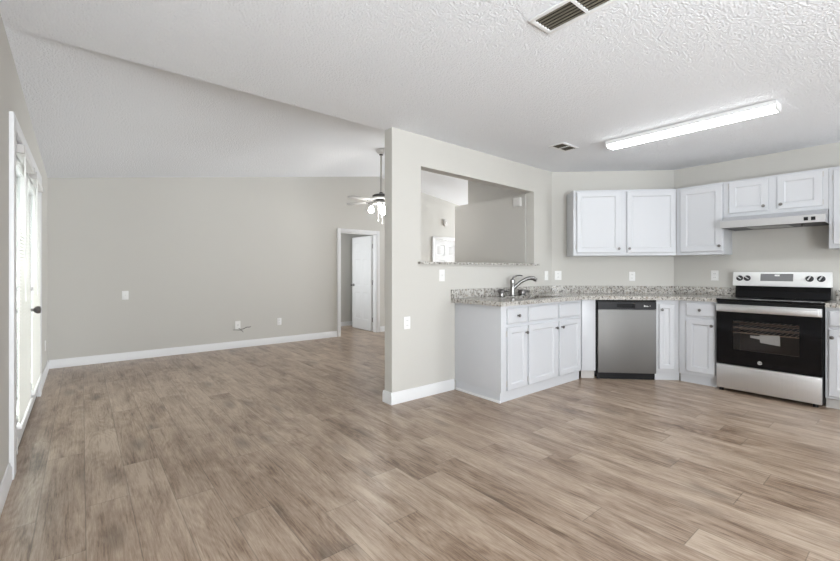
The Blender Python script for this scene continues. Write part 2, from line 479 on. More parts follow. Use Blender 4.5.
RZ0, RZ1 = 0.12, 2.35
cuts = ((-.28, 1.0), (4.3, 5.4))  # openings added to let the rear fill lamps in
mb.box(XL, -.28, Y0 - .1, Y0, 0, H + .05).box(1.0, 4.3, Y0 - .1, Y0, 0, H + .05).box(5.4, XS + .1, Y0 - .1, Y0, 0, H + .05)
for a, b in cuts: mb.box(a, b, Y0 - .1, Y0, 0, RZ0).box(a, b, Y0 - .1, Y0, RZ1, H + .05)
struct('wall_front', mb, M['wall'])
for k, (a, b) in enumerate(cuts):
    wf = MB()
    for p, q_ in ((a, a + .05), ((a + b) / 2 - .025, (a + b) / 2 + .025), (b - .05, b)): wf.box(p, q_, Y0 - .08, Y0 - .02, RZ0, RZ1)
    wf.box(a, b, Y0 - .08, Y0 - .02, RZ0, RZ0 + .05).box(a, b, Y0 - .08, Y0 - .02, RZ1 - .05, RZ1)
    struct('window_%d' % (1 + 2 * k), wf, M['trim'])  # frame of an added, unseen window in front of a rear fill lamp

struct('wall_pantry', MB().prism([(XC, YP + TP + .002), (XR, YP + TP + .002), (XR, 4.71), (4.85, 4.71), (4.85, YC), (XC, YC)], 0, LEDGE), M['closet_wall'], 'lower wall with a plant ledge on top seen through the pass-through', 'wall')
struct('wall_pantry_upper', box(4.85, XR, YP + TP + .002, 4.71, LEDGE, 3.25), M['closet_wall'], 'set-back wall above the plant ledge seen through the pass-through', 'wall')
mb = MB()
SW0, SW1 = .42, 1.95
mb.box(XR, XR + .12, 4.37, 4.85, 0, 3.3).box(XR, XR + .12, 6.4, YB, 0, 3.3).box(XR, XR + .12, 4.85, 6.4, 0, SW0).box(XR, XR + .12, 4.85, 6.4, SW1, 3.3)
struct('wall_entry', mb, M['wall'])
wf = MB()
for a, b in ((4.85, 4.90), (5.6, 5.66), (6.35, 6.4)): wf.box(XR + .03, XR + .09, a, b, SW0, SW1)
wf.box(XR + .03, XR + .09, 4.85, 6.4, SW0, SW0 + .05).box(XR + .03, XR + .09, 4.85, 6.4, SW1 - .05, SW1)
struct('window_2', wf, M['trim'])  # frame of an added, unseen window for the living room fill

# the room beyond the open doorway
mb = MB()
mb.box(2.9, 5.2, 7.97, 8.07, 0, 2.4).box(5.2, 5.3, YB + .11, 8.07, 0, 2.4)
mb.box(2.8, 2.9, YB + .11, 8.07, 0, .8).box(2.8, 2.9, YB + .11, 6.98, .8, 2.0).box(2.8, 2.9, 7.82, 8.07, .8, 2.0).box(2.8, 2.9, YB + .11, 8.07, 2.0, 2.4)  # left side opening added for the bedroom fill lamp
struct('wall_bedroom', mb, M['wall'], 'grey wall of the room beyond the open white door', 'wall')
struct('ceiling_bedroom', box(2.8, 5.3, YB + .11, 8.07, 2.4, 2.46), M['ceiling'])
struct('baseboard_bedroom', MB().box(2.9, 5.2, 7.955, 7.97, 0, .09), M['trim'])

# ------------------------------------------------------------------ baseboards
def base_run(mb, a, b, n, h=0.105, t=0.015):
    """skirting along a->b on the side n (unit normal into the room)"""
    prof = [(0, 0), (t, 0), (t, h * .72), (t * .55, h * .86), (t * .45, h), (0, h)]
    vs = [(p[0] + n[0] * d, p[1] + n[1] * d, z) for p in (a, b) for d, z in prof]
    k = len(prof)
    fs = [tuple(range(k)), tuple(range(2 * k - 1, k - 1, -1))] + [(i, i + k, (i + 1) % k + k, (i + 1) % k) for i in range(k)]
    mb.add(vs, fs)
mb = MB(); base_run(mb, (XL, Y0), (XL, DY0 - .115), (1, 0)); base_run(mb, (XL, DY1 + .115), (XL, YB), (1, 0))
struct('baseboard_left', mb, M['trim'], 'white skirting along the left wall', 'baseboard')
mb = MB(); base_run(mb, (XL + .015, YB), (BX0 - .065, YB), (0, -1)); base_run(mb, (BX1 + .08, YB), (EX0 - .06, YB), (0, -1)); base_run(mb, (EX1 + .06, YB), (XR, YB), (0, -1))
struct('baseboard_back', mb, M['trim'], 'white skirting along the back wall', 'baseboard')
mb = MB(); base_run(mb, (XE - .015, YP), (2.898, YP), (0, -1)); base_run(mb, (XE, YP - .0), (XE, YP + TP), (-1, 0)); base_run(mb, (XE - .015, YP + TP), (XC, YP + TP), (0, 1))
struct('baseboard_partition', mb, M['trim'], 'white skirting wrapping the end of the partition', 'baseboard')
mb = MB(); base_run(mb, (XC, YP + TP + .02), (XC, YC), (-1, 0)); base_run(mb, (XC, YC), (4.85, YC), (0, 1)); base_run(mb, (4.85, YC), (4.85, 4.71), (-1, 0)); base_run(mb, (4.85, 4.71), (XR, 4.71), (0, 1))
struct('baseboard_pantry', mb, M['trim'])

# ------------------------------------------------------------------ glazed double door in the left wall
d1 = thing('door_1', 'white glazed double door with blinds in the left wall', 'door', (XL, DY0, 0))
d1['kind'] = 'structure'
W1 = DY1 - DY0
CW = 0.105
mb = MB()
mb.box(0, .022, -CW, 0.008, 0, DZ + .07).box(0, .022, W1 - .008, W1 + CW, 0, DZ + .07).box(0, .022, .008, W1 - .008, DZ - .008, DZ + .07)
mb.build('door_casing', M['trim'], d1, bevel=.004)
mb = MB()
mb.box(-.118, -.002, .001, .022, 0, DZ).box(-.118, -.002, W1 - .022, W1 - .001, 0, DZ).box(-.118, -.002, .022, W1 - .022, DZ - .022, DZ - .001)
mb.build('door_jamb', M['trim'], d1)
box(-.118, -.006, .022, W1 - .022, .0, .012).build('threshold', M['threshold'], d1)
half = (W1 - .044) / 2
for k in range(2):
    y0 = .022 + k * half + .002; y1 = y0 + half - .004
    mb = MB()
    st = .125
    mb.box(-.075, -.03, y0, y0 + st, .02, DZ - .026).box(-.075, -.03, y1 - st, y1, .02, DZ - .026)
    mb.box(-.075, -.03, y0 + st, y1 - st, .02, .25).box(-.075, -.03, y0 + st, y1 - st, DZ - .15, DZ - .026)
    lf = mb.build('door_leaf', M['door_paint'], d1, bevel=.003)
    lf.location.x = .024
    box(-.056, -.050, y0 + st, y1 - st, .25, DZ - .15).build('glass_pane', M['glass'], lf)
    box(-.030, -.022, y0 + st - .01, y1 - st + .01, .07, .20).build('kick_panel', M['door_paint'], lf, bevel=.004)
    if k == 1:
        kn = MB(); yk = y0 + .06
        t = MB().lathe([(.030, 0), (.030, .008), (.012, .012), (.011, .035), (.024, .045), (.030, .060), (.026, .075), (.010, .080)])
        kn.add([(-.03 + z, yk + x, .885 + y) for x, y, z in t.v], t.f)
        kn.build('door_knob', M['pewter'], lf)
        db = MB(); t = MB().lathe([(.028, 0), (.028, .010), (.020, .016), (.008, .018)])
        db.add([(-.03 + z, yk + x, 1.05 + y) for x, y, z in t.v], t.f)
        db.box(-.014, .004, yk - .004, yk + .004, 1.035, 1.065)
        db.build('deadbolt', M['pewter'], lf)
for zz in (.28, 1.00, 1.75):
    box(-.030, -.004, W1 - .030, W1 - .0225, zz - .05, zz + .05).build('door_hinge', M['pewter'], d1)
box(.0225, .026, .020, .034, .10, .20).build('strike_plate', M['plastic_grey'], d1)

# blinds hanging on the two leaves
def blind(y0, y1, label):
    b = thing('window_blind', label, 'blind', (XL + .021, (y0 + y1) / 2, 0), 0, 'blinds on the glazed double door')
    w = (y1 - y0) / 2
    top, bot = 1.965, .215
    mb = MB(); mb.box(-.021, .020, -w, w, top - .04, top)
    hr = mb.build('headrail', M['plastic'], b, bevel=.003)
    for s_ in (-1, 1):
        MB().box(-.0215, .025, s_ * w - .012, s_ * w + .012, top - .045, top + .005).build('bracket', M['plastic_grey'], hr)
    mb = MB()
    n = int((top - .06 - bot - .03) / .0215)
    ca, sa = math.cos(math.radians(66)), math.sin(math.radians(66))
    for i in range(n):
        z = bot + .035 + i * .0215
        hw = .0125; th = .0006
        pts = []
        for sgn in (-1, 1):
            pts.append((sgn * hw * ca, z - sgn * hw * sa))
        (xa, za), (xb, zb) = pts
        cxm, czm = (xa + xb) / 2 + .002 * sa, (za + zb) / 2 + .002 * ca
        prof = [(xa, za), (cxm, czm), (xb, zb)]
        vs = [(x, yy, zz) for yy in (-w, w) for x, zz in prof]
        mb.add(vs, [(0, 1, 4, 3), (1, 2, 5, 4)])
    mb.build('slats', M['slat'], b, fix=False)
    mb = MB().box(-.014, .014, -w, w, bot, bot + .018); mb.build('bottom_rail', M['plastic'], b, bevel=.002)
    mb = MB()
    for yy in (-w * .7, 0, w * .7):
        mb.cyl((0.0, yy, bot + .01), (0.0, yy, top - .03), .0011, n=5)
    mb.build('ladder_cord', M['plastic'], b)
    MB().cyl((.022, -w + .07, top - .05), (.026, -w + .07, 1.0), .004, n=8).build('wand', M['plastic'], b)
    return b
blind(3.545, 4.275, 'white mini blind on the door leaf nearer the camera')
blind(4.455, 5.205, 'white mini blind on the door leaf with the round knob')

# ------------------------------------------------------------------ six-panel doors in the back wall
def six_panel(w, h, t=.035):
    """leaf along +x from 0..w, faces at y=0 and y=t"""
    mb = MB()
    xs = [0, .10 * w / .76, w / 2 - .05, w / 2 + .05, w - .10 * w / .76, w]
    zs = [0, .20, h * .40, h * .40 + .13, h * .76, h * .76 + .11, h - .11, h]
    for side in (0, 1):
        yf = 0 if side == 0 else t
        sg = 1 if side == 0 else -1
        for i in range(5):
            for j in range(7):
                x0, x1, z0, z1 = xs[i], xs[i + 1], zs[j], zs[j + 1]
                if i in (1, 3) and j in (1, 3, 5):
                    m = .018; dp = .008 * sg
                    o4 = [(x0, yf, z0), (x1, yf, z0), (x1, yf, z1), (x0, yf, z1)]
                    i4 = [(x0 + m, yf + dp, z0 + m), (x1 - m, yf + dp, z0 + m), (x1 - m, yf + dp, z1 - m), (x0 + m, yf + dp, z1 - m)]
                    m2 = m + .03
                    k4 = [(x0 + m2, yf + dp * .2, z0 + m2), (x1 - m2, yf + dp * .2, z0 + m2), (x1 - m2, yf + dp * .2, z1 - m2), (x0 + m2, yf + dp * .2, z1 - m2)]
                    fs = [(a, (a + 1) % 4, (a + 1) % 4 + 4, a + 4) for a in range(4)] + [(a + 4, (a + 1) % 4 + 4, (a + 1) % 4 + 8, a + 8) for a in range(4)] + [(8, 9, 10, 11)]
                    mb.add(o4 + i4 + k4, fs)
                else:
                    mb.add([(x0, yf, z0), (x1, yf, z0), (x1, yf, z1), (x0, yf, z1)], [(0, 1, 2, 3)])
    mb.add([(0, 0, 0), (0, t, 0), (0, t, h), (0, 0, h), (w, 0, 0), (w, t, 0), (w, t, h), (w, 0, h)], [(0, 1, 2, 3), (7, 6, 5, 4), (0, 4, 5, 1), (3, 2, 6, 7)])
    return mb
def knob_pair(x, z, t):
    mb = MB()
    pr = [(.030, 0), (.030, .006), (.011, .010), (.011, .035), (.026, .045), (.028, .058), (.018, .068), (.004, .070)]
    mb.lathe_y(pr, x, 0, z)
    q_ = MB().lathe_y(pr, x, 0, z)
    mb.add([(a, t - b, c) for a, b, c in q_.v], q_.f)
    return mb
def casing(w, h, cw=.06, d=.018):
    mb = MB()
    mb.box(-cw, 0.006, -d, 0, 0, h + cw).box(w - .006, w + cw, -d, 0, 0, h + cw).box(.006, w - .006, -d, 0, h - .006, h + cw)
    return mb
d2 = thing('door_2', 'white six-panel door standing open in the back wall', 'door', (BX0, YB, 0))
d2['kind'] = 'structure'
bw = BX1 - BX0
casing(bw, BZ).build('door_casing', M['trim'], d2, bevel=.004)
mb = MB().box(.001, .016, .002, .108, 0, BZ - .001).box(bw - .016, bw - .001, .002, .108, 0, BZ - .001).box(.016, bw - .016, .002, .108, BZ - .016, BZ - .001)
mb.build('door_jamb', M['trim'], d2)
lw = .755
lm = six_panel(lw, BZ - .035)
th = math.radians(88.5)
lf = lm.build('door_leaf', M['door_paint'], d2)
lf.location = (bw - .018, .112, .012); lf.rotation_euler = (0, 0, th)
k2 = knob_pair(lw - .065, .885, .035).build('door_knob', M['pewter'], lf)
for zz in (.22, .95, 1.66):
    MB().cyl((-.006, .006, zz - .045), (-.006, .006, zz + .045), .008, n=10).build('door_hinge', M['chrome'], lf)
d3 = thing('door_3', 'closed white six-panel door seen through the pass-through', 'door', (EX0, YB, 0))
d3['kind'] = 'structure'
ew = EX1 - EX0
casing(ew, 1.875, .055).build('door_casing', M['trim'], d3, bevel=.004)
lf = six_panel(ew - .01, 1.86).build('door_leaf', M['door_paint'], d3)
lf.location = (.005, .03, .006)
knob_pair(.07, .885, .035).build('door_knob', M['pewter'], lf)

# ------------------------------------------------------------------ kitchen cabinets (local frame: x right along the front, y into the wall)
def panel_door(w, h, st=.055, t=.02, rec=.009, slope=.012):
    x0, x1, z0, z1 = 0, w, 0, h
    o = [(x0, -t, z0), (x1, -t, z0), (x1, -t, z1), (x0, -t, z1)]
    ch = .004
    o = [(x0 + ch, -t, z0 + ch), (x1 - ch, -t, z0 + ch), (x1 - ch, -t, z1 - ch), (x0 + ch, -t, z1 - ch)]
    sd = [(x0, -t + ch, z0), (x1, -t + ch, z0), (x1, -t + ch, z1), (x0, -t + ch, z1)]
    bk = [(x0, 0, z0), (x1, 0, z0), (x1, 0, z1), (x0, 0, z1)]
    i1 = [(x0 + st, -t, z0 + st), (x1 - st, -t, z0 + st), (x1 - st, -t, z1 - st), (x0 + st, -t, z1 - st)]
    s2 = st + slope
    i2 = [(x0 + s2, -t + rec, z0 + s2), (x1 - s2, -t + rec, z0 + s2), (x1 - s2, -t + rec, z1 - s2), (x0 + s2, -t + rec, z1 - s2)]
    def ring(a, b): return [(a + k, a + (k + 1) % 4, b + (k + 1) % 4, b + k) for k in range(4)]
    vs = bk + sd + o + i1 + i2
    fs = [(3, 2, 1, 0)] + ring(0, 4) + ring(4, 8) + ring(8, 12) + ring(12, 16) + [(16, 17, 18, 19)]
    return MB().add(vs, fs)
KNOB = [(.009, 0), (.009, .002), (.0055, .006), (.0055, .014), (.013, .018), (.0155, .023), (.013, .029), (.005, .031)]
def add_door(par, x, z, w, h, kx=None, kz=None, st=.055, hinge=None, name='door'):
    d = panel_door(w, h, st).build(name, M['white'], par, smooth=20)
    d.location = (x, -.0005, z)
    if kx is not None:
        MB().lathe_y(KNOB, kx, -.02, kz).build('knob', M['pewter'], d)
    if hinge is not None:
        for f in (.1, .9):
            hx = -.004 if hinge == 'l' else w + .004
            MB().cyl((hx, -.006, h * f - .025), (hx, -.006, h * f + .025), .005, n=8).build('hinge', M['plastic_grey'], d)
    return d
def add_drawer(par, x, z, w, h, knob=True, name='drawer'):
    ch = .012; t = .02
    vs = [(0, 0, 0), (w, 0, 0), (w, 0, h), (0, 0, h), (0, -t + .006, 0), (w, -t + .006, 0), (w, -t + .006, h), (0, -t + .006, h),
          (ch, -t, ch), (w - ch, -t, ch), (w - ch, -t, h - ch), (ch, -t, h - ch)]
    def ring(a, b): return [(a + k, a + (k + 1) % 4, b + (k + 1) % 4, b + k) for k in range(4)]
    d = MB().add(vs, [(3, 2, 1, 0)] + ring(0, 4) + ring(4, 8) + [(8, 9, 10, 11)]).build(name, M['white'], par, smooth=15)
    d.location = (x, -.0005, z)
    if knob: MB().lathe_y(KNOB, w / 2, -t, h / 2).build('knob', M['pewter'], d)
    return d

CB, CT = .876, .914           # underside and top of the worktop
BZ0, BZ1 = .09, CB - .001     # cabinet boxes
YF = 2.421                    # sink cabinet front
AX = 6.70 - YF                # where the sink front meets the diagonal front
BXF = 5.0                     # front of the cabinets on the range wall
BYF = 6.70 - BXF
SX0 = 2.915
# --- sink base
sink_cab = thing('sink_base_cabinet', 'white sink base cabinet with plain left side panel under the faucet', 'cabinet', (SX0, YF, 0))
wS = AX - SX0
hs = MB()
HX0, HX1, HY0, HY1 = 3.36, 4.02, 2.475, 2.85     # sink hole
dd = YP - .002 - YF
hs.box(0, .018, 0, dd, BZ0, BZ1).box(.018, wS - .002, 0, .018, BZ0, BZ1).box(.018, wS - .002, .018, dd, BZ0, BZ0 + .018)
hs.box(wS - .02, wS - .002, .018, dd, BZ0 + .018, BZ1).box(.018, wS - .02, dd - .01, dd, BZ0 + .018, BZ1)
hs.build('body', M['white'], sink_cab, bevel=.0015)
MB().box(-.0, wS - .03, .012, .028, 0, BZ0).box(-.0, .012, .028, dd - .018, 0, BZ0).build('toe_kick', M['white'], sink_cab)
mb = MB(); mb.box(-.013, -.0002, 0.002, dd - .018, 0, .022); mb.build('base_moulding', M['trim'], sink_cab, bevel=.003)
dz0, dz1 = .105, .675
for (x0, x1, kx, hg) in ((2.990, 3.272, .262, 'l'), (3.305, 3.772, .447, 'l'), (3.828, 4.225, .03, 'r')):
    add_door(sink_cab, x0 - SX0, dz0, x1 - x0, dz1 - dz0, kx, dz1 - dz0 - .065, .05, hg)
add_drawer(sink_cab, 2.990 - SX0, .705, .282, .145)
for (x0, x1) in ((3.305, 3.772), (3.828, 4.225)):
    add_drawer(sink_cab, x0 - SX0, .705, x1 - x0, .145, False, 'false_drawer_front')
# --- diagonal filler between the sink base and the dishwasher
A = Vector((AX, YF, 0))
fil = thing('filler_panel', 'narrow white filler panel between sink base and dishwasher', 'panel', A, -PI / 4)
box(.004, .150, 0, .02, BZ0, BZ1).build('face_panel', M['white'], fil, bevel=.0015)
box(.006, .148, .035, .05, 0, BZ0 - .002).build('toe_kick', M['plastic_grey'], fil)
# --- dishwasher
DW0, DWW = .156, .630
dw = thing('dishwasher', 'stainless dishwasher with black control strip under the diagonal worktop', 'dishwasher', A + Vector((1, -1, 0)) / R2 * DW0, -PI / 4)
box(.004, DWW - .004, .03, .56, .02, CB - .006).build('tub_body', M['black'], dw)
box(.014, DWW - .012, .012, .028, .004, .10).build('toe_panel', M['black'], dw)
dd_ = MB().box(.018, DWW - .004, -.012, .028, .075, .768).build('door', M['steel'], dw, bevel=.004)
mb = MB()
z0, z1, z2, z3 = .771, .787, .832, .852
px0, px1 = .215, .405
mb.box(.018, px0, -.014, .028, z0, z3).box(px1, DWW - .004, -.014, .028, z0, z3).box(px0, px1, -.014, .028, z0, z1).box(px0, px1, -.014, .028, z2, z3)
cp = mb.build('control_panel', M['charcoal'], dw)
box(px0, px1, .016, .027, z1, z2).build('pocket_handle', M['black'], cp)
mb = MB()
for i, (w_, h_) in enumerate(((.010, .018), (.007, .012), (.009, .012), (.006, .010))): mb.box(.498 + i * .013, .498 + i * .013 + w_, -.0148, -.0138, .800, .800 + h_)
mb.box(.558, .564, -.0148, -.0138, .805, .812)
mb.build('button_mark', M['plastic'], cp)
box(.010, DWW - .002, -.004, .028, .855, CB - .004).build('top_gasket', M['black'], dw)
# --- narrow base cabinet right of the dishwasher
N0 = DW0 + DWW + .002
lenD = (BXF - AX) * R2
nb = thing('base_cabinet', 'narrow single-door white base cabinet right of the dishwasher', 'cabinet', A + Vector((1, -1, 0)) / R2 * N0, -PI / 4, 'base cabinets')
nw = lenD - N0
MB().box(.0, nw - .002, 0, .10, BZ0, BZ1).build('body', M['white'], nb, bevel=.0015)
box(0, nw + .022, .035, .05, 0, BZ0).build('toe_kick', M['white'], nb)
add_door(nb, .022, .128, .155, .705, .022, .645, .045)
# --- base cabinet on the range wall
R0 = 1.348                   # left side of the range gap
rb = thing('base_cabinet', 'white base cabinet with one drawer and one door left of the range', 'cabinet', (BXF, BYF - .001, 0), -PI / 2, 'base cabinets')
rw = BYF - .001 - R0 - .002
MB().box(.002, rw, 0, XS - BXF - .004, BZ0, BZ1).build('body', M['white'], rb, bevel=.0015)
box(.004, rw, .03, .045, 0, BZ0).build('toe_kick', M['white'], rb)
add_drawer(rb, .072, .715, .262, .135)
add_door(rb, .072, .128, .262, .562, .235, .50, .055, 'l')
# --- base cabinet right of the range
Q0 = .562
qb = thing('base_cabinet', 'white base cabinet at the right edge beyond the range', 'cabinet', (BXF, Q0, 0), -PI / 2, 'base cabinets')
MB().box(0, .50, 0, XS - BXF - .004, BZ0, BZ1).build('body', M['white'], qb, bevel=.0015)
box(0, .50, .04, .055, 0, BZ0).build('toe_kick', M['plastic_grey'], qb)
add_drawer(qb, .022, .715, .42, .135)
add_door(qb, .022, .115, .42, .575, .022, .505, .055)

# ------------------------------------------------------------------ granite worktops
wt = thing('worktop', 'long speckled granite worktop running from sink to range', 'worktop', (0, 0, 0))
FX, FYc = 2.86, 2.372
K = 6.70 - .062
mb = MB()
mb.prism([(FX, FYc), (HX0, FYc), (HX0, YP - .001), (FX, YP - .001)], CB, CT)
mb.prism([(HX0, FYc), (HX1, FYc), (HX1, HY0), (HX0, HY0)], CB, CT)
mb.prism([(HX0, HY1), (HX1, HY1), (HX1, YP - .001), (HX0, YP - .001)], CB, CT)
mb.prism([(HX1, FYc), (K - FYc, FYc), (XD, YP - .001), (HX1, YP - .001)], CB, CT)
e2 = .001
xo = BXF - .035
mb.prism([(K - FYc, FYc), (xo, K - xo), (XS - e2, K - xo), (XS - e2, YD - e2), (XD, YP - e2)], CB, CT)
mb.prism([(xo, R0), (XS - e2, R0), (XS - e2, K - xo), (xo, K - xo)], CB, CT)
mb.build('slab', M['granite'], wt)
SH = .09
MB().box(FX, XD - .01, YP - .021, YP - .001, CT, CT + SH).build('backsplash', M['granite'], wt, bevel=.002)
u = .02 / R2
MB().prism([(XD - .009, YP - .001), (XD - u - .005, YP - u - .0), (XS - u, YD - u), (XS - e2, YD - e2 - .001)], CT, CT + SH).build('backsplash', M['granite'], wt)
MB().box(XS - .021, XS - .001, R0 + .0, YD - .01, CT, CT + SH).build('backsplash', M['granite'], wt, bevel=.002)
wt2 = thing('worktop', 'short speckled granite worktop at the right edge beyond the range', 'worktop', (0, 0, 0))
MB().box(xo, XS - .001, .04, Q0 - .002, CB, CT).build('slab', M['granite'], wt2)
MB().box(XS - .021, XS - .001, .04, Q0 - .002, CT, CT + SH).build('backsplash', M['granite'], wt2)

# ------------------------------------------------------------------ sink, faucet and fittings
sk = thing('sink', 'undermount steel sink basin let into the worktop', 'sink', ((HX0 + HX1) / 2, (HY0 + HY1) / 2, 0))
a, b = (HX1 - HX0) / 2 + .008, (HY1 - HY0) / 2 + .008
zt, zb = CB - .001, .70
mb = MB()
for (x0, x1, y0, y1, z0, z1) in ((-a, a, -b, b, zb, zb + .004), (-a, -a + .006, -b, b, zb + .004, zt), (a - .006, a, -b, b, zb + .004, zt), (-a + .006, a - .006, -b, -b + .006, zb + .004, zt), (-a + .006, a - .006, b - .006, b, zb + .004, zt)):
    mb.box(x0, x1, y0, y1, z0, z1)
mb.build('basin', M['sinksteel'], sk)
MB().lathe([(.04, zb + .004), (.045, zb + .006), (.03, zb + .007)]).build('drain', M['chrome'], sk)

fx, fy = 3.694, 2.905
fc = thing('faucet', 'brushed metal single-lever faucet with angled spout behind the sink', 'faucet', (fx, fy, CT))
fc.scale = (1.1, 1.1, 1.05)
MB().lathe([(.032, 0), (.032, .006), (.026, .012), (.023, .05), (.023, .12), (.026, .14), (.025, .165), (.015, .178), (.004, .18)]).build('body', M['chrome'], fc)
dx, dy = .80, -.60
sp = [(0, 0, .07), (.03, 0, .10), (.08, 0, .145), (.13, 0, .175), (.175, 0, .188), (.21, 0, .185), (.24, 0, .165)]
MB().tube([(p[0] * dx, p[0] * dy, p[2]) for p in sp], [.017, .017, .017, .018, .021, .023, .020], 14).build('spout', M['chrome'], fc)
MB().cyl((.238 * dx, .238 * dy, .168), (.247 * dx, .247 * dy, .150), .019, .016).build('spray_head', M['plastic_grey'], fc)
lv = [(0, 0, .172), (.012, 0, .195), (.04, 0, .212), (.075, 0, .216), (.10, 0, .212)]
MB().tube([(p[0] * dx, p[0] * dy, p[2]) for p in lv], [.012, .010, .008, .007, .006], 10).build('lever', M['chrome'], fc)
f1 = thing('deck_fitting', 'small round metal fitting on the worktop left of the faucet', 'fitting', (3.455, 2.865, CT))
f1.scale = (1.35, 1.35, 1.2)
MB().lathe([(.030, 0), (.030, .006), (.022, .012), (.020, .032)]).build('base', M['chrome'], f1)
MB().lathe([(.022, .032), (.030, .040), (.031, .056), (.022, .068), (.006, .072)]).build('cap', M['pewter'], f1)
MB().tube([(0.01, 0, .048), (.035, -.02, .052), (.05, -.03, .045)], [.009, .008, .007]).build('nozzle', M['chrome'], f1)
f2 = thing('deck_fitting', 'low dark fitting on the worktop right of the faucet', 'fitting', (3.83, 2.88, CT))
f2.scale = (1.4, 1.4, 1.2)
MB().lathe([(.032, 0), (.032, .008), (.024, .014)]).build('base', M['chrome'], f2)
MB().lathe([(.026, .014), (.033, .022), (.033, .044), (.026, .056), (.006, .060)]).build('cap', M['pewter'], f2)
MB().tube([(0.015, 0, .036), (.04, -.02, .042), (.055, -.03, .036)], [.012, .012, .009]).build('nozzle', M['pewter'], f2)

# ------------------------------------------------------------------ pass-through ledge
pl = thing('pass_through_ledge', 'thin granite ledge on the sill of the pass-through', 'ledge', (OX0, YP, OZ0))
lm_ = MB()
lm_.box(.003, OX1 - OX0 - .003, -.001, TP + .03, 0, .022)
lm_.box(-.04, OX1 - OX0 + .055, -.042, -.001, 0, .022)
lm_.build('slab', M['granite'], pl)

# ------------------------------------------------------------------ wall cabinets
UZ0, UZ1, UD = 1.370, 2.143, .32
DU = Vector((1, -1, 0)) / R2
NU = Vector((-1, -1, 0)) / R2
s0 = .185
P0 = Vector((XD, YP, 0)) + DU * s0 + NU * UD
uc = thing('wall_cabinet', 'white double-door wall cabinet above the dishwasher', 'cabinet', (P0.x, P0.y, UZ0), -PI / 4, 'wall cabinets')
ulen = ((5.34 - P0.x)) * R2
hU = UZ1 - UZ0
poly = [(0, 0), (ulen, 0), (ulen, .0), (ulen, .13), (ulen - .01, UD - .002), (0, UD - .002)]
MB().prism([(0, 0), (ulen - .002, 0), (ulen - .002, UD - .002), (0, UD - .002)], 0, hU).build('body', M['white'], uc, bevel=.0015)
add_door(uc, .036, .035, .492, hU - .06, .470, .045, .052, 'l')
add_door(uc, .602, .035, .540, hU - .06, .022, .045, .052)
# range wall cabinets
UY0 = 7.635 - UD * R2 - 5.34
c1 = thing('wall_cabinet', 'white single-door wall cabinet left of the range hood', 'cabinet', (5.34, UY0 - .002, UZ0), -PI / 2, 'wall cabinets')
w1 = UY0 - .002 - 1.387
MB().box(0.0, w1, 0, .018, 0, hU).box(w1 - .018, w1, .018, XS - 5.34 - .002, 0, hU).box(.14, w1 - .018, .018, XS - 5.34 - .002, 0, hU).build('body', M['white'], c1)
add_door(c1, .042, .035, .405, hU - .06, .382, .055, .06)
HZ0 = 1.764
c2 = thing('wall_cabinet', 'short white two-door wall cabinet directly over the range hood', 'cabinet', (5.34, 1.385, HZ0), -PI / 2, 'wall cabinets')
w2 = 1.385 - .578
MB().box(0, w2, 0, XS - 5.34 - .002, 0, UZ1 - HZ0).build('body', M['white'], c2, bevel=.0015)
add_door(c2, .050, .035, .325, .325, .290, .045, .055, 'l')
add_door(c2, .442, .035, .325, .325, .032, .045, .055, 'r')
c3 = thing('wall_cabinet', 'white wall cabinet at the right edge beyond the range hood', 'cabinet', (5.34, .576, UZ0 + .026), -PI / 2, 'wall cabinets')
hU -= .026
MB().box(0, .46, 0, XS - 5.34 - .002, 0, hU).build('body', M['white'], c3, bevel=.0015)
add_door(c3, .03, .04, .40, hU - .07, None, None, .06, 'l')

# ------------------------------------------------------------------ range hood
hd = thing('range_hood', 'slim stainless range hood under the short wall cabinet', 'hood', (5.17, 1.372, 1.60), -PI / 2)
hw = 1.372 - .580
dpt = XS - 5.17 - .003
zl0, zl1, ztop = .035, .104, .162
y_s = .165
mb = MB()
t_ = .006
mb.profx([(0, zl0), (.012, zl0), (.012, zl1 - .006), (y_s, ztop - .006), (y_s, ztop), (0, zl1)][::-1], 0, hw)
mb.box(0, hw, y_s, dpt, ztop - .006, ztop)
for xa in (0, hw - .008):
    mb.profx([(.012, zl0), (dpt, zl0 - .005), (dpt, ztop - .006), (y_s, ztop - .006), (.012, zl1 - .006)], xa, xa + .008)
mb.build('shell', M['steel_light'], hd)
MB().box(.009, hw - .009, .013, dpt - .002, zl0 + .001, zl0 + .012).build('underside_plate', M['under'], hd)
mb = MB().box(.20, .52, .10, .36, zl0 - .004, zl0 + .0008); mb.build('grease_filter', M['filter'], hd)
MB().cyl((.62, .15, zl0 + .0008), (.62, .15, zl0 - .014), .012).build('lamp_socket', M['slot'], hd)
for xx in (hw - .145, hw - .095):
    box(xx, xx + .030, -.004, .0, .055, .087).build('switch_button', M['black'], hd, bevel=.001)

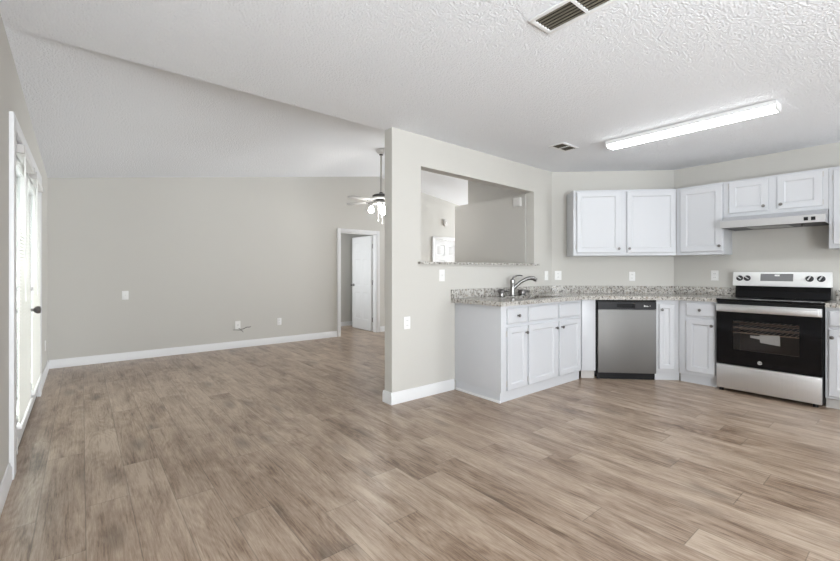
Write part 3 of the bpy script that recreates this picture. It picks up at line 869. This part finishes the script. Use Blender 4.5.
# ------------------------------------------------------------------ range
RX, RY = 4.925, 1.341
rg = thing('range', 'freestanding stainless and black glass electric range', 'range', (RX, RY, 0), -PI / 2)
rw = .770
BD = XS - RX - .006
MB().box(.004, .088, .045, BD - .03, .03, .895).box(.664, rw, .045, BD - .03, .03, .895).box(.088, .664, .045, BD - .03, .03, .358).box(.088, .664, .045, BD - .03, .772, .895).box(.088, .664, .447, BD - .03, .358, .772).build('body', M['black'], rg)
mb = MB()
mb.box(0, rw, .0, BD - .03, .896, .916)
ck = mb.build('cooktop', M['blackglass'], rg, bevel=.003)
for (bx, by, br) in ((.2, .17, .11), (.2, .43, .08), (.56, .17, .08), (.56, .43, .11)):
    mb = MB(); n = 40
    for (ra, rb_) in ((br, br - .004), (br * .6, br * .6 - .003)):
        o = len(mb.v)
        for k in range(n):
            a_ = 2 * PI * k / n
            mb.v.append((bx + ra * math.cos(a_), by + ra * math.sin(a_), .9163)); mb.v.append((bx + rb_ * math.cos(a_), by + rb_ * math.sin(a_), .9163))
        for k in range(n):
            k2_ = (k + 1) % n
            mb.f.append((o + 2 * k, o + 2 * k2_, o + 2 * k2_ + 1, o + 2 * k + 1))
    mb.build('burner_ring', M['display'], ck)
box(.004, rw - .004, .012, .045, .868, .894).build('vent_trim', M['black'], rg)
# oven door: black glass frame with a window
dz0, dz1 = .278, .862
wx0, wx1, wz0, wz1 = .130, .622, .420, .710
mb = MB()
mb.box(.002, wx0, 0, .042, dz0, .79).box(wx1, rw - .004, 0, .042, dz0, .79).box(wx0, wx1, 0, .042, dz0, wz0).box(wx0, wx1, 0, .042, wz1, .79)
od = mb.build('oven_door', M['blackglass'], rg)
box(wx0, wx1, .004, .010, wz0, wz1).build('window_pane', M['ovenglass'], od)
box(.002, rw - .004, -.002, .042, .79, dz1).build('door_top_rail', M['steel_light'], od, bevel=.003)
hb = MB().box(.012, rw - .016, -.048, -.026, .800, .850)
hb.build('handle', M['steel_light'], od, bevel=.008)
for xx in (.03, rw - .06):
    box(xx, xx + .016, -.03, .0, .812, .838).build('handle_bracket', M['steel_light'], od)
bc = MB().lathe_y([(.0175, 0), (.0175, .0012)], .345, -.0002, .325, 28).build('badge', M['badge'], od)
me = text_mesh('GE', .017); me.materials.append(M['black'])
gl = bpy.data.objects.new('lettering', me); C.objects.link(gl); gl.parent = bc
gl.location = (.345, -.0019, .325); gl.rotation_euler = (PI / 2, 0, 0)
# cavity behind the window
mb = MB()
cx0, cx1, cz0, cz1, cy = .09, .66, .36, .77, .44
body = bpy.data.objects
cav = MB()
cav.box(cx0, cx1, cy, cy + .004, cz0, cz1).box(cx0, cx0 + .004, .0455, cy, cz0, cz1).box(cx1 - .004, cx1, .0455, cy, cz0, cz1).box(cx0 + .004, cx1 - .004, .0455, cy, cz0, cz0 + .004).box(cx0 + .004, cx1 - .004, .0455, cy, cz1 - .004, cz1)
cav.build('oven_cavity', M['cavity'], rg)
for zz in (.587, .637, .687):
    mb = MB()
    for yy in (.06, .40): mb.cyl((cx0 + .006, yy, zz), (cx1 - .006, yy, zz), .0045, n=8)
    for k in range(13):
        xx = cx0 + .04 + k * (cx1 - cx0 - .08) / 12
        mb.cyl((xx, .06, zz), (xx, .40, zz), .002, n=6)
    mb.build('oven_rack', M['rack'], rg)
# drawer, side, feet
box(.004, rw - .004, .002, .044, .035, .268).build('drawer', M['steel_light'], rg, bevel=.003)
for xx in (.03, rw - .05):
    for yy in (.06, BD - .08): MB().cyl((xx, yy, 0), (xx, yy, .031), .018).build('levelling_foot', M['black'], rg)
# backguard
gy = BD - .115
mb = MB().profx([(gy - .01, .916), (BD, .916), (BD, 1.05), (gy + .012, 1.05), (gy + .012, 1.022)], .012, rw - .012)
mb.build('backguard_base', M['blackglass'], rg)
mb = MB().profx([(gy + .004, 1.030), (BD, 1.030), (BD, 1.178), (gy + .030, 1.178), (gy + .004, 1.052)], -.014, rw - .010)
bg = mb.build('backguard', M['rangewhite'], rg, bevel=.003)
tl = math.atan2(.026, .126)
def on_guard(x, z, d=0):     # point on the tilted front
    x -= .006
    f = (z - 1.052) / .126
    return (x, gy + .004 + .026 * f - d * math.cos(tl), z + d * math.sin(tl))
mb = MB(); vs = []
for d in (0.0004, .0015):
    vs += [on_guard(.230, 1.085, d), on_guard(.490, 1.085, d), on_guard(.490, 1.160, d), on_guard(.230, 1.160, d)]
mb.hexa(vs); dp = mb.build('display', M['display'], bg)
mb = MB(); vs = []
for d in (.0016, .0022):
    vs += [on_guard(.345, 1.135, d), on_guard(.385, 1.135, d), on_guard(.385, 1.152, d), on_guard(.345, 1.152, d)]
mb.hexa(vs); mb.build('clock_digits', M['plastic'], dp)
for kx_ in (.052, .118, .612, .695):
    t = MB().lathe([(.030, 0), (.030, .004), (.024, .008), (.022, .026), (.014, .030), (.004, .031)], n=24)
    base = Vector(on_guard(kx_, 1.112))
    mbk = MB()
    mbk.add([(base.x + x, base.y - z * math.cos(tl) + y * math.sin(tl), base.z + y * math.cos(tl) + z * math.sin(tl)) for x, y, z in t.v], t.f)
    kb = mbk.build('control_knob', M['charcoal'], bg)
    t2 = MB().box(-.005, .005, -.022, .022, .028, .040)
    ang = .9 if kx_ < .3 else -.5
    ca_, sa_ = math.cos(ang), math.sin(ang)
    mbk = MB(); mbk.add([(base.x + x * ca_ - y * sa_, base.y - z * math.cos(tl) + (x * sa_ + y * ca_) * math.sin(tl), base.z + (x * sa_ + y * ca_) * math.cos(tl) + z * math.sin(tl)) for x, y, z in t2.v], t2.f)
    mbk.build('knob_grip', M['steel_light'], kb)
# paper packet lying on the rack inside the oven
pk = thing('paper_packet', 'pale paper packet with a tail hanging by the racks inside the oven', 'packet', (RX + .047, RY - .402, .497), -PI / 2)
mb = MB().hexa([(-.068, .022, .010), (.078, .022, -.004), (.078, .030, -.004), (-.068, .030, .010), (-.068, .0, .088), (.078, .0, .092), (.078, .008, .092), (-.068, .008, .088)])
mb.build('sheet', M['paper'], pk)
MB().hexa([(-.14, .012, .052), (-.0685, .012, .042), (-.0685, .018, .042), (-.14, .018, .052), (-.14, .006, .072), (-.0685, .006, .074), (-.0685, .012, .074), (-.14, .012, .072)]).build('tail', M['paper'], pk)

# ------------------------------------------------------------------ ceiling light over the kitchen
cl = thing('ceiling_light', 'long lit fluorescent fixture on the kitchen ceiling', 'light', (4.020, 1.340, flat(4.10) - .001), 0)
ll, lw_ = .640, .076
MB().box(-lw_, lw_, -ll + .013, ll - .013, -.036, -.0005).build('housing', M['acrylic'], cl)
prof = [(-lw_ * .98, -.037), (-lw_ * .72, -.060), (lw_ * .72, -.060), (lw_ * .98, -.037)]
vs = [(x, yy, z) for yy in (-ll + .012, ll - .012) for x, z in prof]
n = len(prof)
fs = [(i, i + 1, n + i + 1, n + i) for i in range(n - 1)]
MB().add(vs, fs).build('diffuser', M['lens'], cl)
for sg in (-1, 1):
    ya, yb_ = sorted((sg * ll, sg * (ll - .012)))
    t = MB(); k = len(prof)
    pe = [(x * 1.03, z * 1.03) for x, z in prof] + [(lw_, -.001), (-lw_, -.001)]
    k = len(pe)
    t.add([(x, yy, z) for yy in (ya, yb_) for x, z in pe], [tuple(range(k)), tuple(range(2 * k - 1, k - 1, -1))] + [(i, (i + 1) % k, k + (i + 1) % k, k + i) for i in range(k)])
    t.build('end_cap', M['acrylic'], cl)

# ------------------------------------------------------------------ ceiling vents
def vent(loc, rz, L, Wd, label, rows):
    v = thing('ceiling_vent', label, 'vent', loc, rz, 'ceiling vents')
    bl, bw_ = L / 2, Wd / 2
    m_ = .022
    mb = MB()
    mb.box(-bl, bl, -bw_, -bw_ + m_, -.010, -.0005).box(-bl, bl, bw_ - m_, bw_, -.010, -.0005)
    mb.box(-bl, -bl + m_, -bw_ + m_, bw_ - m_, -.010, -.0005).box(bl - m_, bl, -bw_ + m_, bw_ - m_, -.010, -.0005)
    mb.build('frame', M['ventwhite'], v, bevel=.002)
    box(-bl + m_, bl - m_, -bw_ + m_, bw_ - m_, -.0025, -.0005).build('backing', M['ventdark'], v)
    box(-.008, .008, -bw_ + m_, bw_ - m_, -.010, -.003).build('crossbar', M['ventwhite'], v)
    for sd in (-1, 1):
        xa, xb = sorted((sd * .009, sd * (bl - m_ - .001)))
        for k in range(rows):
            y = -bw_ + m_ + (k + .55) * (Wd - 2 * m_) / rows
            MB().hexa([(xa, y - .002, -.0095), (xb, y - .002, -.0095), (xb, y + .0005, -.0095), (xa, y + .0005, -.0095), (xa, y, -.003), (xb, y, -.003), (xb, y + .0022, -.003), (xa, y + .0022, -.003)]).build('slat', M['ventslat'], v)
    return v
vent((1.862, 1.06, flat(1.95)), PI / 2, .46, .19, 'larger white ceiling vent cut by the top edge of the photo', 6)
vent((3.79, 2.335, flat(3.94)), 0, .29, .165, 'smaller ceiling vent near the lit fixture', 5)

# ------------------------------------------------------------------ ceiling fan
FXp, FYp = 3.35, 4.99
zc = vault(FXp, FYp)
fan = thing('ceiling_fan', 'white ceiling fan with lit globes hanging from the vault', 'fan', (FXp, FYp, zc), 0)
zm = 2.265 - zc
MB().lathe([(.022, -.075), (.05, -.065), (.078, -.03), (.082, .012)]).build('canopy', M['trim'], fan)
MB().lathe([(.020, -.088), (.03, -.080), (.024, -.070)]).build('canopy_collar', M['fandark'], fan)
MB().cyl((0, 0, zm), (0, 0, -.07), .0125).build('downrod', M['rod'], fan)
MB().lathe([(.03, zm + .035), (.03, zm + .05), (.018, zm + .06)]).build('yoke_cover', M['fandark'], fan)
MB().lathe([(.09, zm - .045), (.125, zm - .038), (.125, zm - .015)]).build('motor_housing', M['fanblade'], fan)
MB().lathe([(.126, zm - .015), (.126, zm + .012), (.09, zm + .028), (.03, zm + .035)]).build('motor_band', M['fandark'], fan)
MB().lathe([(.04, zm - .075), (.075, zm - .068), (.075, zm - .046)]).build('switch_housing', M['fandark'], fan)
for k in range(5):
    a_ = math.radians(227 + 72 * k - YAW)
    rm = Matrix.Rotation(a_, 4, 'Z')
    pitch = math.radians(4)
    def blade_pts(zo):
        out = [(.20, -.050), (.25, -.056), (.50, -.062), (.56, -.052), (.585, -.02), (.585, .02), (.56, .052), (.50, .062), (.25, .056), (.20, .050)]
        return [(x, y * math.cos(pitch), y * math.sin(pitch) + zo) for x, y in out]
    vs = [tuple(rm @ Vector(p)) for p in blade_pts(zm - .078)] + [tuple(rm @ Vector(p)) for p in blade_pts(zm - .073)]
    n = 10
    fs = [tuple(range(n - 1, -1, -1)), tuple(range(n, 2 * n))] + [(i, (i + 1) % n, n + (i + 1) % n, n + i) for i in range(n)]
    bl = MB().add(vs, fs).build('blade', M['fanblade'], fan)
    ir = MB()
    for (p0, p1) in (((.07, 0, zm - .055), (.16, 0, zm - .080)), ((.16, 0, zm - .080), (.235, -.03, zm - .084)), ((.16, 0, zm - .080), (.235, .03, zm - .082))):
        ir.cyl(rm @ Vector(p0), rm @ Vector(p1), .007, n=8)
    ir.build('blade_iron', M['fandark'], bl)
MB().lathe([(.03, zm - .145), (.055, zm - .135), (.062, zm - .09), (.05, zm - .076)]).build('light_kit', M['fanblade'], fan)
for k in range(4):
    a_ = math.radians(205 + 80 * k - YAW)
    ca_, sa_ = math.cos(a_), math.sin(a_)
    ar = MB().tube([(ca_ * .05, sa_ * .05, zm - .115), (ca_ * .115, sa_ * .115, zm - .115), (ca_ * .145, sa_ * .145, zm - .155)], .010)
    arm = ar.build('lamp_arm', M['fanblade'], fan)
    g = MB().lathe([(.012, zm - .245), (.030, zm - .240), (.041, zm - .218), (.040, zm - .198), (.030, zm - .176), (.020, zm - .165), (.018, zm - .156)], ca_ * .150, sa_ * .150, 18)
    g.build('globe', M['globe'], arm)
for (cx_, cy_, ln) in ((-.035, -.045, .20), (.022, -.05, .24)):
    c_, s_ = math.cos(math.radians(-YAW)), math.sin(math.radians(-YAW))
    px_, py_ = cx_ * c_ - cy_ * s_, cx_ * s_ + cy_ * c_
    ch = MB().cyl((px_, py_, zm - .14 - ln), (px_, py_, zm - .138), .0035, n=6).build('pull_chain', M['plastic'], fan)
    MB().lathe([(.004, zm - .17 - ln), (.010, zm - .16 - ln), (.008, zm - .14 - ln)], px_, py_, 10).build('chain_bob', M['plastic'], ch)

# ------------------------------------------------------------------ entry lamp hidden behind the pantry block
el = thing('entry_lamp', 'lit entry ceiling lamp behind the pantry wall', 'light', (6.45, 5.85, vault(6.45, 5.85) - .02))
MB().lathe([(.03, -.35), (.10, -.32), (.12, -.24), (.05, -.20)]).build('shade', M['entry'], el)
MB().cyl((0, 0, -.20), (0, 0, .0), .012).build('stem', M['rod'], el)

# ------------------------------------------------------------------ wall plates
def plate(loc, rz, label, kind, w=.072, h=.115, group='wall plates'):
    """local: plate in the xz plane facing -y"""
    p = thing({'outlet': 'wall_outlet', 'switch': 'light_switch', 'blank': 'cable_plate'}[kind], label, {'outlet': 'outlet', 'switch': 'switch', 'blank': 'plate'}[kind], loc, rz, group)
    MB().box(-w / 2, w / 2, -.006, -.0003, -h / 2, h / 2).build('cover_plate', M['plastic'], p, bevel=.002)
    if kind == 'outlet':
        for s_ in (-1, 1):
            r = MB().box(-.017, .017, -.0085, -.006, s_ * .022 - .014, s_ * .022 + .014).build('receptacle', M['plastic'], p, bevel=.001)
            mb = MB()
            for xx in (-.007, .006): mb.box(xx - .0015, xx + .0015, -.0089, -.0084, s_ * .022 - .004, s_ * .022 + .006)
            mb.build('slot', M['slot'], r)
    elif kind == 'switch':
        MB().box(-.012, .012, -.0075, -.006, -.026, .026).build('switch_frame', M['plastic'], p)
        MB().hexa([(-.006, -.0076, -.012), (.006, -.0076, -.012), (.006, -.0074, -.012), (-.006, -.0074, -.012), (-.006, -.018, .010), (.006, -.018, .010), (.006, -.0074, .012), (-.006, -.0074, .012)]).build('toggle', M['plastic'], p)
    else:
        MB().lathe_y([(.006, 0), (.006, .006), (.004, .007)], 0, -.006, 0, 10).build('jack', M['pewter'], p)
    return p
plate((2.738, YP, 1.146), 0, 'white light switch under the left end of the pass-through', 'switch')
plate((2.308, YP, .715), 0, 'white outlet low on the partition near its end', 'outlet')
plate((4.50, YP, 1.132), 0, 'white switch on the partition right of the faucet', 'switch')
q1 = Vector((XD, YP, 0)) + DU * .080
plate((q1.x, q1.y, 1.132), -PI / 4, 'white outlet at the left end of the diagonal wall', 'outlet', .082)
q2 = Vector((XD, YP, 0)) + DU * .975
plate((q2.x, q2.y, 1.122), -PI / 4, 'white outlet above the right half of the dishwasher', 'outlet')
plate((XS, 1.552, 1.137), -PI / 2, 'white outlet on the range wall left of the range', 'outlet')
plate((.450, YB, .866), 0, 'white light switch on the back wall near the left corner', 'switch')
plate((1.872, YB, .352), 0, 'white cable plate low on the back wall', 'blank', .078, .125)
plate((2.520, YB, .357), 0, 'white outlet low on the back wall right of the cable plate', 'outlet')
plate((XL, 6.30, .345), PI / 2, 'white outlet low on the left wall beside the glazed door', 'outlet')
cb = MB().tube([(1.885, YB - .012, .30), (1.90, YB - .03, .285), (1.94, YB - .05, .292), (1.99, YB - .055, .315), (2.03, YB - .05, .312), (2.05, YB - .05, .318)], .0055, 8)
tag(cb.build('coax_cable', M['cable']), 'dark cable hanging out of the wall by the cable plate', 'cable', 'loose cables')
cb2 = MB().tube([(1.80, YB - .02, .285), (1.86, YB - .02, .280), (1.92, YB - .04, .270), (1.94, YB - .045, .24)], .004, 8)
tag(cb2.build('coax_cable', M['cable']), 'thin short cable drooping below the cable plate', 'cable', 'loose cables')

# ------------------------------------------------------------------ chime box and detector
chm = thing('door_chime', 'square white chime box high on the wall seen through the pass-through', 'chime', (XC, 3.235, 2.045), -PI / 2)
chm.scale = (.72, .8, .72)
MB().box(-.075, .075, -.045, -.0005, -.075, .075).build('cover', M['chime'], chm, bevel=.006)
MB().box(-.04, .04, -.048, -.045, -.04, .04).build('grille', M['chime'], chm)
dt = thing('alarm_detector', 'small round grey detector on the wall above the far white door', 'detector', (6.225, YB, 2.247), 0)
MB().lathe_y([(.075, .0005), (.075, .015), (.06, .03), (.02, .036)], 0, 0, 0, 24).build('cover', M['plastic_grey'], dt)
MB().lathe_y([(.022, .036), (.018, .042)], 0, 0, 0, 12).build('sensor', M['plastic'], dt)
